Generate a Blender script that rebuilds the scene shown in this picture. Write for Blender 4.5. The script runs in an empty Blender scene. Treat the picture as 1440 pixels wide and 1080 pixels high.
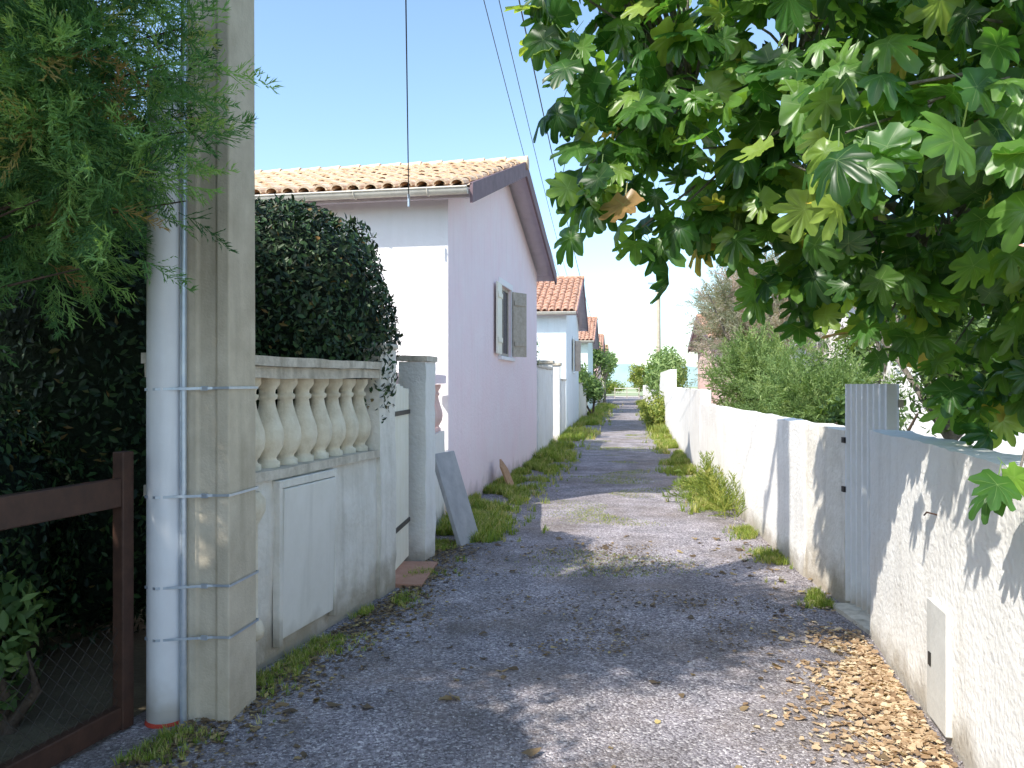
import bpy, math, random
import numpy as np
from mathutils import Vector, noise, Matrix
R=math.radians
rng=np.random.default_rng(7); random.seed(7)
C=bpy.context.scene.collection
F=1120.0; H=1.6
# ------------------------------------------------------------ helpers
def tag(o,label=None,cat=None,group=None,kind=None):
    if label:o['label']=label
    if cat:o['category']=cat
    if group:o['group']=group
    if kind:o['kind']=kind
    return o
def thing(name,label,cat,loc=(0,0,0),rz=0,group=None):
    o=bpy.data.objects.new(name,None); C.objects.link(o); o.location=loc; o.rotation_euler=(0,0,rz)
    o.empty_display_size=.2
    return tag(o,label,cat,group)
def link(name,me,mats,parent=None):
    if not isinstance(mats,(list,tuple)): mats=[mats]
    for m in mats: me.materials.append(m)
    o=bpy.data.objects.new(name,me); C.objects.link(o)
    if parent: o.parent=parent
    return o
class MB:
    def __init__(s): s.v=[]; s.f=[]; s.m=[]; s.sm=[]
    def add(s,vs,fs,mi=0,smooth=False):
        b=len(s.v); s.v+= [tuple(v) for v in vs]
        for f in fs: s.f.append([i+b for i in f]); s.m.append(mi); s.sm.append(smooth)
        return s
    def box(s,x0,x1,y0,y1,z0,z1,mi=0,mat=None):
        vs=[(x,y,z) for z in (z0,z1) for y in (y0,y1) for x in (x0,x1)]
        if mat: vs=[mat@Vector(v) for v in vs]
        return s.add(vs,[(0,2,3,1),(4,5,7,6),(0,1,5,4),(2,6,7,3),(0,4,6,2),(1,3,7,5)],mi)
    def rough(s,x0,x1,y0,y1,z0,z1,step=.12,amp=.008,mi=0,seed=0.):
        def D(p):
            p=Vector(p); q=p*2.2+Vector((seed,seed,0))
            a=noise.noise_vector(q)*amp*1.3+noise.noise_vector(q*4.5)*amp*.7
            return p+a
        def grid(f,nu,nv,flip):
            vs=[D(f(i/nu,j/nv)) for j in range(nv+1) for i in range(nu+1)]
            fs=[]
            for j in range(nv):
                for i in range(nu):
                    a=j*(nu+1)+i; q=[a,a+1,a+nu+2,a+nu+1]
                    fs.append(q[::-1] if flip else q)
            s.add(vs,fs,mi,True)
        nx=max(1,int((x1-x0)/step)); ny=max(1,int((y1-y0)/step)); nz=max(1,int((z1-z0)/step))
        lx,ly,lz=x1-x0,y1-y0,z1-z0
        grid(lambda u,v:(x0+u*lx,y0,z0+v*lz),nx,nz,False)
        grid(lambda u,v:(x0+u*lx,y1,z0+v*lz),nx,nz,True)
        grid(lambda u,v:(x1,y0+u*ly,z0+v*lz),ny,nz,False)
        grid(lambda u,v:(x0,y0+u*ly,z0+v*lz),ny,nz,True)
        grid(lambda u,v:(x0+u*lx,y0+v*ly,z1),nx,ny,False)
        return s
    def tube(s,pts,rad,n=8,mi=0,cap=True):
        pts=[Vector(p) for p in pts]
        if not hasattr(rad,'__len__'): rad=[rad]*len(pts)
        vs=[];up=Vector((0.01,.02,1))
        for i,p in enumerate(pts):
            t=(pts[min(i+1,len(pts)-1)]-pts[max(i-1,0)]).normalized()
            a=t.cross(up)
            if a.length<.05: a=t.cross(Vector((1,0,0)))
            a.normalize(); b=t.cross(a)
            for k in range(n):
                an=2*math.pi*k/n; vs.append(p+(a*math.cos(an)+b*math.sin(an))*rad[i])
        fs=[]
        for i in range(len(pts)-1):
            for k in range(n):
                fs.append((i*n+k,i*n+(k+1)%n,(i+1)*n+(k+1)%n,(i+1)*n+k))
        s.add(vs,fs,mi,True)
        if cap: s.add(vs[:n],[list(range(n))[::-1]],mi); s.add(vs[-n:],[list(range(n))],mi)
        return s
    def lathe(s,prof,c=(0,0,0),n=16,mi=0):
        vs=[(c[0]+r*math.cos(2*math.pi*k/n),c[1]+r*math.sin(2*math.pi*k/n),c[2]+z) for r,z in prof for k in range(n)]
        fs=[(i*n+k,i*n+(k+1)%n,(i+1)*n+(k+1)%n,(i+1)*n+k) for i in range(len(prof)-1) for k in range(n)]
        s.add(vs,fs,mi,True); s.add(vs[-n:],[list(range(n))],mi); return s
    def build(s,name,mats,parent=None):
        me=bpy.data.meshes.new(name); me.from_pydata(s.v,[],s.f)
        me.polygons.foreach_set('material_index',s.m); me.polygons.foreach_set('use_smooth',s.sm); me.update()
        return link(name,me,mats,parent)
def bevel(o,w=.008,seg=2):
    m=o.modifiers.new('bevel','BEVEL'); m.width=w; m.segments=seg; m.limit_method='ANGLE'; return o
# numpy scatter -----------------------------------------------------------
def nrm(a): return a/np.maximum(np.linalg.norm(a,axis=-1,keepdims=True),1e-9)
class T:
    def __init__(s,V,Fc,ax=None):
        s.V=np.array(V,float); s.L=np.array([i for f in Fc for i in f]); s.S=np.array([len(f) for f in Fc])
        s.ax=np.zeros(len(V)) if ax is None else np.array(ax,float)
def scatter(name,tmpls,P,N,Tn,S,mat,parent=None,rnd=None,jit=1.0,smooth=False):
    P=np.asarray(P,float); n=len(P); N=nrm(np.asarray(N,float)); Tn=np.asarray(Tn,float)
    Tn=nrm(Tn-N*(Tn*N).sum(1,keepdims=True)); X=np.cross(Tn,N)
    S=np.broadcast_to(np.asarray(S,float),(n,))
    if rnd is None: rnd=rng.random(n)
    Vs=[];Ls=[];Ss=[];fr=[];ax=[];off=0
    which=rng.integers(0,len(tmpls),n)
    for k,t in enumerate(tmpls):
        idx=np.where(which==k)[0]
        if len(idx)==0: continue
        m=len(t.V)
        V=P[idx,None,:]+S[idx,None,None]*(t.V[None,:,0:1]*X[idx,None,:]+t.V[None,:,1:2]*Tn[idx,None,:]+t.V[None,:,2:3]*N[idx,None,:])
        Vs.append(V.reshape(-1,3)); Ls.append((t.L[None,:]+off+np.arange(len(idx))[:,None]*m).ravel())
        Ss.append(np.tile(t.S,len(idx))); fr.append(np.repeat(rnd[idx],len(t.S))); ax.append(np.tile(t.ax,len(idx)))
        off+=m*len(idx)
    V=np.concatenate(Vs);L=np.concatenate(Ls);Sz=np.concatenate(Ss);fr=np.concatenate(fr);ax=np.concatenate(ax)
    me=bpy.data.meshes.new(name)
    me.vertices.add(len(V)); me.vertices.foreach_set('co',V.ravel().astype(np.float32))
    me.loops.add(len(L)); me.loops.foreach_set('vertex_index',L.astype(np.int32))
    me.polygons.add(len(Sz)); me.polygons.foreach_set('loop_start',np.concatenate([[0],np.cumsum(Sz)[:-1]]).astype(np.int32))
    if smooth: me.polygons.foreach_set('use_smooth',np.ones(len(Sz),bool))
    me.update(calc_edges=True)
    a=me.attributes.new('rnd','FLOAT','FACE'); a.data.foreach_set('value',fr.astype(np.float32))
    a=me.attributes.new('ax','FLOAT','POINT'); a.data.foreach_set('value',ax.astype(np.float32))
    return link(name,me,mat,parent)
# ------------------------------------------------------------ materials
def newmat(name):
    m=bpy.data.materials.new(name); m.use_nodes=True; nt=m.node_tree; nt.nodes.clear()
    return m,nt,nt.nodes.new,nt.links.new
def ramp(N,cols,interp='LINEAR'):
    r=N('ShaderNodeValToRGB'); e=r.color_ramp.elements; r.color_ramp.interpolation=interp
    while len(e)<len(cols): e.new(.5)
    for k,(p,c) in enumerate(cols): e[k].position=p; e[k].color=(*c,1)
    return r
def surf(name,c1,c2,scale=3,rough=.85,bump=.3,bscale=25,dirt=None,dirth=.5,metal=0,spec=.3,stain=0,bdist=.02):
    m,nt,N,Lk=newmat(name)
    out=N('ShaderNodeOutputMaterial'); b=N('ShaderNodeBsdfPrincipled'); Lk(b.outputs[0],out.inputs[0])
    b.inputs['Roughness'].default_value=rough; b.inputs['Metallic'].default_value=metal; b.inputs['Specular IOR Level'].default_value=spec
    g=N('ShaderNodeNewGeometry'); n1=N('ShaderNodeTexNoise'); n1.inputs['Scale'].default_value=scale; n1.inputs['Detail'].default_value=8; n1.inputs['Roughness'].default_value=.65
    Lk(g.outputs['Position'],n1.inputs['Vector'])
    r=ramp(N,[(.32,c1),(.68,c2)]); Lk(n1.outputs[0],r.inputs[0]); col=r.outputs[0]
    if stain:
        mp=N('ShaderNodeMapping'); mp.inputs['Scale'].default_value=(6,6,.7); Lk(g.outputs['Position'],mp.inputs[0])
        n3=N('ShaderNodeTexNoise'); n3.inputs['Scale'].default_value=1.6; n3.inputs['Detail'].default_value=7; Lk(mp.outputs[0],n3.inputs['Vector'])
        r3=ramp(N,[(.5,(0,0,0)),(.75,(stain,)*3)]); Lk(n3.outputs[0],r3.inputs[0])
        mx=N('ShaderNodeMix'); mx.data_type='RGBA'; Lk(r3.outputs[0],mx.inputs[0]); Lk(col,mx.inputs[6]); mx.inputs[7].default_value=(c1[0]*.4,c1[1]*.38,c1[2]*.33,1); col=mx.outputs[2]
    if dirt:
        sp=N('ShaderNodeSeparateXYZ'); Lk(g.outputs['Position'],sp.inputs[0])
        mr=N('ShaderNodeMapRange'); mr.inputs[1].default_value=0; mr.inputs[2].default_value=dirth; mr.inputs[3].default_value=.65; mr.inputs[4].default_value=-.25; Lk(sp.outputs[2],mr.inputs[0])
        n4=N('ShaderNodeTexNoise'); n4.inputs['Scale'].default_value=5; n4.inputs['Detail'].default_value=8; Lk(g.outputs['Position'],n4.inputs['Vector'])
        ad=N('ShaderNodeMath'); ad.operation='ADD'; Lk(mr.outputs[0],ad.inputs[0]); Lk(n4.outputs[0],ad.inputs[1])
        r4=ramp(N,[(.55,(0,0,0)),(1.0,(.8,.8,.8))]); Lk(ad.outputs[0],r4.inputs[0])
        mx=N('ShaderNodeMix'); mx.data_type='RGBA'; Lk(r4.outputs[0],mx.inputs[0]); Lk(col,mx.inputs[6]); mx.inputs[7].default_value=(*dirt,1); col=mx.outputs[2]
    Lk(col,b.inputs['Base Color'])
    if bump:
        n2=N('ShaderNodeTexNoise'); n2.inputs['Scale'].default_value=bscale; n2.inputs['Detail'].default_value=6; Lk(g.outputs['Position'],n2.inputs['Vector'])
        bp=N('ShaderNodeBump'); bp.inputs['Strength'].default_value=bump; bp.inputs['Distance'].default_value=bdist; Lk(n2.outputs[0],bp.inputs['Height']); Lk(bp.outputs[0],b.inputs['Normal'])
    return m
def leafmat(name,cols,trans=.3,rough=.5,tmul=1.6,vein=None,spec=.3):
    m,nt,N,Lk=newmat(name); out=N('ShaderNodeOutputMaterial')
    at=N('ShaderNodeAttribute'); at.attribute_name='rnd'; r=ramp(N,cols); Lk(at.outputs['Fac'],r.inputs[0]); col=r.outputs[0]
    if vein:
        g=N('ShaderNodeNewGeometry'); n1=N('ShaderNodeTexNoise'); n1.inputs['Scale'].default_value=9; Lk(g.outputs['Position'],n1.inputs['Vector'])
        mr=N('ShaderNodeMapRange'); mr.inputs[1].default_value=.3; mr.inputs[2].default_value=.7; mr.inputs[3].default_value=.7; mr.inputs[4].default_value=1.25; Lk(n1.outputs[0],mr.inputs[0])
        vm=N('ShaderNodeVectorMath'); vm.operation='SCALE'; Lk(col,vm.inputs[0]); Lk(mr.outputs[0],vm.inputs['Scale']); col=vm.outputs[0]
        a2=N('ShaderNodeAttribute'); a2.attribute_name='ax'; rr=ramp(N,[(.86,(0,0,0)),(1,(.55,.55,.55))]); Lk(a2.outputs['Fac'],rr.inputs[0])
        mx=N('ShaderNodeMix'); mx.data_type='RGBA'; Lk(rr.outputs[0],mx.inputs[0]); Lk(col,mx.inputs[6]); mx.inputs[7].default_value=(*vein,1); col=mx.outputs[2]
    b=N('ShaderNodeBsdfPrincipled'); b.inputs['Roughness'].default_value=rough; b.inputs['Specular IOR Level'].default_value=spec; Lk(col,b.inputs['Base Color'])
    if trans<=0: Lk(b.outputs[0],out.inputs[0]); return m
    t=N('ShaderNodeBsdfTranslucent'); v2=N('ShaderNodeVectorMath'); v2.operation='MULTIPLY'; v2.inputs[1].default_value=(tmul*1.15,tmul*1.1,tmul*.45); Lk(col,v2.inputs[0]); Lk(v2.outputs[0],t.inputs[0])
    ms=N('ShaderNodeMixShader'); ms.inputs[0].default_value=trans; Lk(b.outputs[0],ms.inputs[1]); Lk(t.outputs[0],ms.inputs[2]); Lk(ms.outputs[0],out.inputs[0])
    return m
white_wall=surf('white_render',(.82,.79,.74),(.9,.88,.84),2.5,.9,.55,30,(.38,.33,.26),.32,stain=.18)
old_wall=surf('weathered_render',(.74,.69,.6),(.9,.85,.77),4,.9,.5,28,(.34,.28,.2),.5,stain=.35)
pink_wall=surf('pink_render',(.95,.76,.8),(.96,.82,.85),1.6,.9,.5,22,(.6,.47,.47),.4,stain=.08)
pale_wall=surf('pale_pink_render',(.92,.87,.88),(.95,.92,.93),1.6,.9,.4,22,(.45,.4,.36),.5,stain=.05)
blue_wall=surf('pale_blue_render',(.76,.84,.88),(.84,.9,.93),1.6,.9,.4,22,(.4,.4,.38),.5,stain=.1)
green_wall=surf('pale_green_render',(.72,.84,.78),(.78,.88,.83),1.6,.9,.4,22,(.4,.4,.38),.5,stain=.1)
cream_wall=surf('cream_render',(.8,.74,.62),(.85,.8,.7),1.6,.9,.4,22,(.4,.36,.3),.5,stain=.1)
rose_wall=surf('rose_render',(.75,.5,.46),(.8,.6,.55),1.6,.9,.4,22,(.4,.36,.3),.5,stain=.1)
stone=surf('cast_stone',(.72,.62,.46),(.9,.82,.66),9,.85,.4,60,stain=.4,bdist=.01)
stone2=surf('old_coping_stone',(.5,.44,.35),(.76,.69,.58),12,.9,.6,50,stain=.6,bdist=.012)
concrete=surf('pole_concrete',(.5,.43,.32),(.66,.58,.45),5,.9,.35,90,stain=.35,bdist=.008)
slabm=surf('grey_slab_concrete',(.36,.355,.36),(.47,.46,.46),8,.9,.3,60,bdist=.008)
pvc=surf('white_plastic',(.74,.73,.73),(.82,.82,.82),3,.45,.05,20,(.4,.36,.3),.3,spec=.5,stain=.2)
zinc=surf('galvanised_metal',(.45,.52,.62),(.6,.66,.72),12,.4,.1,40,metal=.6,spec=.5)
rust=surf('brown_painted_metal',(.045,.022,.015),(.08,.038,.025),14,.55,.25,60,spec=.4,bdist=.005)
netm=surf('rusty_netting',(.04,.035,.03),(.08,.07,.06),14,.7,0)
black=surf('black_iron',(.02,.02,.02),(.04,.035,.03),14,.5,.2,60)
board=surf('white_board',(.78,.74,.66),(.86,.82,.75),4,.7,.1,30,(.4,.35,.28),.3,stain=.2)
panelm=surf('grey_white_cover',(.58,.57,.54),(.68,.67,.63),6,.6,.15,40,stain=.2)
cream=surf('cream_paint',(.88,.83,.68),(.92,.88,.76),6,.6,.15,40,stain=.05)
gutter_m=surf('gutter_cream',(.68,.63,.55),(.78,.73,.64),6,.5,.05,40,stain=.25)
mauve=surf('mauve_brown_board',(.17,.11,.12),(.24,.16,.18),6,.7,.2,30)
soff=surf('soffit_board',(.6,.52,.58),(.68,.6,.66),6,.8,.1,30)
greywood=surf('weathered_wood',(.42,.35,.28),(.56,.49,.41),14,.8,.3,40)
orangewood=surf('raw_broken_wood',(.4,.22,.12),(.55,.34,.2),14,.8,.3,40)
tile_pale=surf('pale_beige_tile',(.6,.4,.26),(.85,.68,.5),7,.9,.3,40)  # paler orange-beige than the other roof tiles
tile_or=surf('orange_tile',(.42,.21,.14),(.62,.4,.29),7,.9,.3,40)
glass=surf('window_glass',(.03,.035,.04),(.04,.045,.05),3,.25,0,spec=.3)
terracotta=surf('threshold_tile',(.4,.2,.13),(.5,.28,.2),9,.8,.2,30)
corr=surf('white_corrugated_metal',(.8,.81,.82),(.88,.89,.9),6,.5,.1,30,(.4,.33,.25),.35,spec=.5,stain=.12)
bark=surf('grey_bark',(.15,.13,.11),(.3,.27,.23),14,.9,.8,40)
brownbark=surf('brown_bark',(.07,.05,.035),(.14,.1,.07),14,.9,.8,40)
redm=surf('red_paint',(.5,.05,.03),(.6,.08,.05),9,.6,.1,30)
wire_m=surf('cable_rubber',(.03,.03,.035),(.05,.05,.055),9,.6,0)
soil=surf('dry_garden_soil',(.1,.08,.05),(.2,.17,.11),1.5,.95,.8,18)
inner=surf('painted_inner_shade',(.006,.012,.006),(.02,.035,.015),9,.95,1,14,bdist=.1)  # near-black colour stands in for the shade inside bushes and hedges
def gravelmat():
    m,nt,N,Lk=newmat('lane_gravel'); out=N('ShaderNodeOutputMaterial'); b=N('ShaderNodeBsdfPrincipled'); Lk(b.outputs[0],out.inputs[0]); b.inputs['Roughness'].default_value=.92; b.inputs['Specular IOR Level'].default_value=.2
    g=N('ShaderNodeNewGeometry')
    v=N('ShaderNodeTexVoronoi'); v.inputs['Scale'].default_value=85; Lk(g.outputs['Position'],v.inputs['Vector'])
    sp=N('ShaderNodeSeparateColor'); Lk(v.outputs['Color'],sp.inputs[0])
    r=ramp(N,[(0,(.14,.125,.135)),(.35,(.27,.245,.265)),(.8,(.41,.38,.405)),(1,(.68,.64,.64))]); Lk(sp.outputs[0],r.inputs[0])
    n=N('ShaderNodeTexNoise'); n.inputs['Scale'].default_value=.9; n.inputs['Detail'].default_value=9; n.inputs['Roughness'].default_value=.7; Lk(g.outputs['Position'],n.inputs['Vector'])
    r2=ramp(N,[(.43,(0,0,0)),(.66,(.75,.75,.75))]); Lk(n.outputs[0],r2.inputs[0])
    mx=N('ShaderNodeMix'); mx.data_type='RGBA'; Lk(r2.outputs[0],mx.inputs[0]); Lk(r.outputs[0],mx.inputs[6]); mx.inputs[7].default_value=(.19,.155,.13,1)
    n7=N('ShaderNodeTexNoise'); n7.inputs['Scale'].default_value=2.3; n7.inputs['Detail'].default_value=6; Lk(g.outputs['Position'],n7.inputs['Vector'])
    r7=ramp(N,[(.35,(.76,.76,.76)),(.7,(1.22,1.2,1.2))]); Lk(n7.outputs[0],r7.inputs[0])
    n5=N('ShaderNodeTexNoise'); n5.inputs['Scale'].default_value=200; n5.inputs['Detail'].default_value=3; Lk(g.outputs['Position'],n5.inputs['Vector'])
    mr=N('ShaderNodeMapRange'); mr.inputs[1].default_value=.3; mr.inputs[2].default_value=.7; mr.inputs[3].default_value=.65; mr.inputs[4].default_value=1.35; Lk(n5.outputs[0],mr.inputs[0])
    vm=N('ShaderNodeVectorMath'); vm.operation='SCALE'; Lk(mx.outputs[2],vm.inputs[0]); Lk(mr.outputs[0],vm.inputs['Scale'])
    v3=N('ShaderNodeVectorMath'); v3.operation='MULTIPLY'; Lk(vm.outputs[0],v3.inputs[0]); Lk(r7.outputs[0],v3.inputs[1])
    Lk(v3.outputs[0],b.inputs['Base Color'])
    bp=N('ShaderNodeBump'); bp.inputs['Strength'].default_value=.8; bp.inputs['Distance'].default_value=.009; bp.invert=True; Lk(v.outputs['Distance'],bp.inputs['Height']); Lk(bp.outputs[0],b.inputs['Normal'])
    return m
gravel=gravelmat()
stones_m=leafmat('loose_stones',[(0,(.16,.145,.15)),(.5,(.31,.285,.305)),(.9,(.46,.43,.45)),(1,(.72,.69,.68))],0,.9,1)
fig_m=leafmat('fig_leaf',[(0,(.025,.08,.018)),(.45,(.065,.165,.032)),(.8,(.14,.27,.05)),(.965,(.3,.4,.08)),(.985,(.45,.4,.1)),(1,(.36,.21,.1))],.42,.36,2.3,vein=(.32,.44,.18),spec=.6)
tam_m=leafmat('tamarisk_sprig',[(0,(.035,.1,.035)),(.5,(.11,.24,.08)),(.9,(.28,.46,.15)),(.97,(.36,.38,.12)),(1,(.34,.2,.09))],.32,.6,1.7)
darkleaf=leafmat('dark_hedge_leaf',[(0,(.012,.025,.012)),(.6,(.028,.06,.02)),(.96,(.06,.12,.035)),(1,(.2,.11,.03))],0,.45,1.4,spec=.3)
midleaf=leafmat('shrub_leaf',[(0,(.05,.1,.03)),(.6,(.12,.2,.055)),(1,(.22,.32,.1))],.25,.5,1.6)
softleaf=leafmat('soft_shrub_leaf',[(0,(.12,.2,.07)),(.6,(.22,.33,.12)),(1,(.36,.46,.2))],.3,.6,1.5)
yelleaf=leafmat('yellow_green_leaf',[(0,(.12,.18,.035)),(.6,(.24,.3,.06)),(1,(.36,.36,.1))],.3,.5,1.6)
greyleaf=leafmat('grey_tree_leaf',[(0,(.22,.25,.17)),(.45,(.36,.38,.28)),(.75,(.48,.44,.38)),(1,(.6,.46,.44))],.3,.7,1.2)
grass_m=leafmat('grass_blade',[(0,(.14,.21,.035)),(.5,(.27,.36,.07)),(.8,(.42,.43,.14)),(1,(.58,.5,.28))],.35,.6,1.5)
dry_m=leafmat('dry_leaf',[(0,(.26,.16,.09)),(.4,(.48,.33,.2)),(.75,(.64,.48,.31)),(1,(.78,.66,.46))],.2,.8,1.1)
dryd_m=leafmat('dark_dry_leaf',[(0,(.1,.07,.045)),(.5,(.2,.14,.08)),(.9,(.36,.26,.13)),(1,(.6,.48,.2))],.15,.7,1.2)
# ------------------------------------------------------------ templates
half=[(90,.62),(84,.615),(78,.58),(74,.5),(71,.41),(68,.36),(65,.41),(61,.51),(56,.57),(50,.59),(44,.565),(39,.49),(35,.4),(31,.36),(27,.41),(21,.48),(12,.51),(3,.49),(-8,.43),(-25,.38),(-45,.41),(-65,.41),(-80,.3)]
def figleaf(seed,curl=.35):
    r=random.Random(seed); dp=r.uniform(.9,1.5)
    hh=[(a,.52+(q-.52)*dp) for a,q in half]
    out=[(a,q*(1+r.uniform(-.05,.05))) for a,q in hh]+[(180-a,q*(1+r.uniform(-.05,.05))) for a,q in hh[::-1] if a!=90]
    axes=(90,50,12,130,168,-45,-135,225)
    V=[(0,.42,0)];ax=[1]
    n=len(out)
    for fr in (.5,1):
        for a,q in out:
            rr=q*fr; an=R(a); isax=min(abs((a-b+180)%360-180) for b in axes)<2
            z=-curl*rr*rr*(1.3 if a>0 else .8)+(0 if isax else (.03 if fr==.5 else .02))+ r.uniform(-.025,.025)*(1 if fr==1 else .4)
            V.append((rr*math.cos(an),.42+rr*math.sin(an),z)); ax.append(1 if (isax and fr==.5) else (.85 if isax else 0))
    Fc=[(0,1+k,1+(k+1)%n) for k in range(n)]+[(1+k,1+n+k,1+n+(k+1)%n,1+(k+1)%n) for k in range(n)]
    b=len(V); V+=[(-.012,.14,0),(.012,.14,0),(.01,-.22,.05),(-.01,-.22,.05)]; ax+=[1]*4; Fc.append((b,b+1,b+2,b+3))
    return T(V,Fc,ax)
figs=[figleaf(1,.2),figleaf(2,.5),figleaf(3,.05),figleaf(4,.9),figleaf(5,-.3),figleaf(6,.35)]
smallleaf=[T([(0,0,0),(.22,.35,.06),(.2,.7,.05),(0,1,-.06),(-.2,.7,.05),(-.22,.35,.06)],[(0,1,2,3),(0,3,4,5)]),
           T([(0,0,0),(.16,.4,.04),(0,1,-.15),(-.16,.4,.04)],[(0,1,2),(0,2,3)])]
def crumple(seed):
    r=random.Random(seed); V=[(0,0,r.uniform(-.05,.1))]; n=9
    for k in range(n):
        a=2*math.pi*k/n; q=r.uniform(.3,.8); V.append((q*math.cos(a)*.8,q*math.sin(a),r.uniform(-.05,.2)))
    return T(V,[(0,1+k,1+(k+1)%n) for k in range(n)])
crumples=[crumple(s) for s in range(6)]
def spray(seed,w1=.011,nb=22):
    r=random.Random(seed); V=[];Fc=[]
    def tri(a,b,w):
        a=Vector(a);b=Vector(b); d=b-a; s=d.cross(Vector((r.uniform(-1,1),r.uniform(-1,1),r.uniform(-1,1)))); s=s.normalized()*w
        i=len(V); V.extend([a-s,a+s,b]); Fc.append((i,i+1,i+2))
    bend=r.uniform(-.2,.2)
    A=lambda t:Vector((bend*t*t,t,-.25*t*t))
    for k in range(4): 
        tri(A(k/4),A((k+1)/4+.02),.012*(1-k/5))
    for k in range(nb):
        t=.08+.9*k/nb; p=A(t); an=r.uniform(0,6.28); L=(.36*(1-t)+.1)*r.uniform(.7,1.2)
        d=Vector((math.cos(an)*.8,.9,math.sin(an)*.8)).normalized(); q=p+d*L; tri(p,q,w1)
        for j in range(5):
            u=.25+.75*j/5; pp=p.lerp(q,u); dd=(d+Vector((r.uniform(-1,1),r.uniform(-.3,1),r.uniform(-1,1)))*.8).normalized()
            tri(pp,pp+dd*.09*r.uniform(.6,1.3),w1)
    return T(V,Fc)
sprays=[spray(s) for s in range(5)]
fatsprays=[spray(s+10,.022,14) for s in range(4)]
def tuft(seed,n=8,spread=.35,wd=.035):
    r=random.Random(seed); V=[];Fc=[]
    for k in range(n):
        a=r.uniform(0,6.28); l=r.uniform(.5,1); o=Vector((r.uniform(-.2,.2),r.uniform(-.2,.2),0)); d=Vector((math.cos(a)*spread*r.uniform(.3,1.6),math.sin(a)*spread*r.uniform(.3,1.6),1)).normalized()
        s=Vector((-math.sin(a),math.cos(a),0))*wd; b=len(V); m=o+d*l*.55; e=o+d*l+Vector((math.cos(a),math.sin(a),-.4))*.18*l
        V+=[o-s,o+s,m+s*.7,m-s*.7,e]; Fc+=[(b,b+1,b+2,b+3),(b+3,b+2,b+4)]
    return T(V,Fc)
tufts=[tuft(s) for s in range(5)]
def pebble(seed):
    r=random.Random(seed)
    V=[Vector(v)*r.uniform(.35,.6) for v in [(1,0,0),(0,1,0),(-1,0,0),(0,-1,0),(0,0,.8),(0,0,-.8)]]
    return T(V,[(0,1,4),(1,2,4),(2,3,4),(3,0,4),(1,0,5),(2,1,5),(3,2,5),(0,3,5)])
pebbles=[pebble(s) for s in range(6)]
up=np.array([0,0,1.])
def rv(n,s=1): return rng.normal(size=(n,3))*s
# ------------------------------------------------------------ lane lines
Lp=[(0,-2.5),(1.5,-2.2),(4.27,-1.43),(6.07,-.95),(7.17,-.83),(9.6,-.77),(16.6,.52),(120,.52+.14*103.4)]
Rp=[(0,1.1),(1.5,1.45),(3.45,1.91),(4.98,2.24),(6.4,2.38),(13.3,3.14),(23.9,4.76),(35,6.4),(120,6.4+.15*85)]
def Lx(d): return np.interp(d,[p[0] for p in Lp],[p[1] for p in Lp])
def Rx(d): return np.interp(d,[p[0] for p in Rp],[p[1] for p in Rp])
m=MB(); m.add([(-900,-200,0),(900,-200,0),(900,1800,0),(-900,1800,0)],[(0,1,2,3)]); tag(m.build('ground',soil),kind='structure')
ys=np.concatenate([np.arange(-2,20,.12),np.arange(20,104,1.)]); m=MB(); vs=[];n=24
for y in ys:
    a=Lx(y)-.25; b=Rx(y)+.2
    for k in range(n+1):
        x=a+(b-a)*k/n; e=min(k,n-k)/n
        z=.006+min(e*.12,.018)+.012*noise.noise(Vector((x*1.3,y*1.3,0)))*min(1,e*6)+.004*noise.noise(Vector((x*7,y*7,3)))*min(1,e*6)
        vs.append((x,y,z))
m.add(vs,[(j*(n+1)+k,j*(n+1)+k+1,(j+1)*(n+1)+k+1,(j+1)*(n+1)+k) for j in range(len(ys)-1) for k in range(n)],0,True)
tag(m.build('lane',gravel),kind='structure')
fieldm=surf('far_field',(.25,.32,.16),(.4,.42,.26),.4,1,0)
m=MB(); m.add([(-150,106,.05),(200,106,.05),(200,470,.05),(-150,470,.05)],[(0,1,2,3)]); tag(m.build('meadow',fieldm),kind='structure')
m=MB(); vs=[]; nn=140
for k in range(nn+1):
    x=-500+1100*k/nn; h=14+6*noise.noise(Vector((x*.006,2,0)))+4*noise.noise(Vector((x*.035,1,0)))
    vs+=[(x,480,-1),(x,520,h)]
m.add(vs,[(2*k,2*k+2,2*k+3,2*k+1) for k in range(nn)],0,True)
hillm=surf('distant_hill',(.26,.37,.36),(.36,.47,.45),.05,1,0); tag(m.build('hills',hillm),kind='structure')  # distance haze is mixed into the hill colour
# ------------------------------------------------------------ utility pole
def rot_at(p,q): return -math.atan2(q[0]-p[0],q[1]-p[1])
pole=thing('utility_pole','tall concrete utility pole strapped to a white duct beside the balustrade wall','utility pole',(-1.41,3.86,0),R(-8))
m=MB()
def polesec(hx,hy,c,z):
    return [(-hx,-hy,z),(-hx*.45,-hy,z),(-hx*.38,-hy+c,z),(hx*.38,-hy+c,z),(hx*.45,-hy,z),(hx,-hy,z),(hx,hy,z),(hx*.45,hy,z),(hx*.38,hy-c,z),(-hx*.38,hy-c,z),(-hx*.45,hy,z),(-hx,hy,z)]
zs=[-.1,1,2,3.2,4,5.5,7,8.2]; vs=[]
for z in zs: k=1-z*.015; vs+=polesec(.115*k,.14*k,.012,z)
m.add(vs,[(i*12+k,i*12+(k+1)%12,(i+1)*12+(k+1)%12,(i+1)*12+k) for i in range(len(zs)-1) for k in range(12)]); m.add(vs[-12:],[list(range(12))])
bevel(m.build('shaft',concrete,pole),.012)
m=MB(); m.box(-1.0,1.05,-.24,-.17,7.2,7.3); m.build('crossarm',zinc,pole)
for x in (-.85,.3,.62,.92):
    m=MB(); m.lathe([(.02,0),(.045,.03),(.03,.06),(.045,.09),(.02,.13)],(x,-.2,7.3),10); m.build('insulator',stone,pole)
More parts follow.
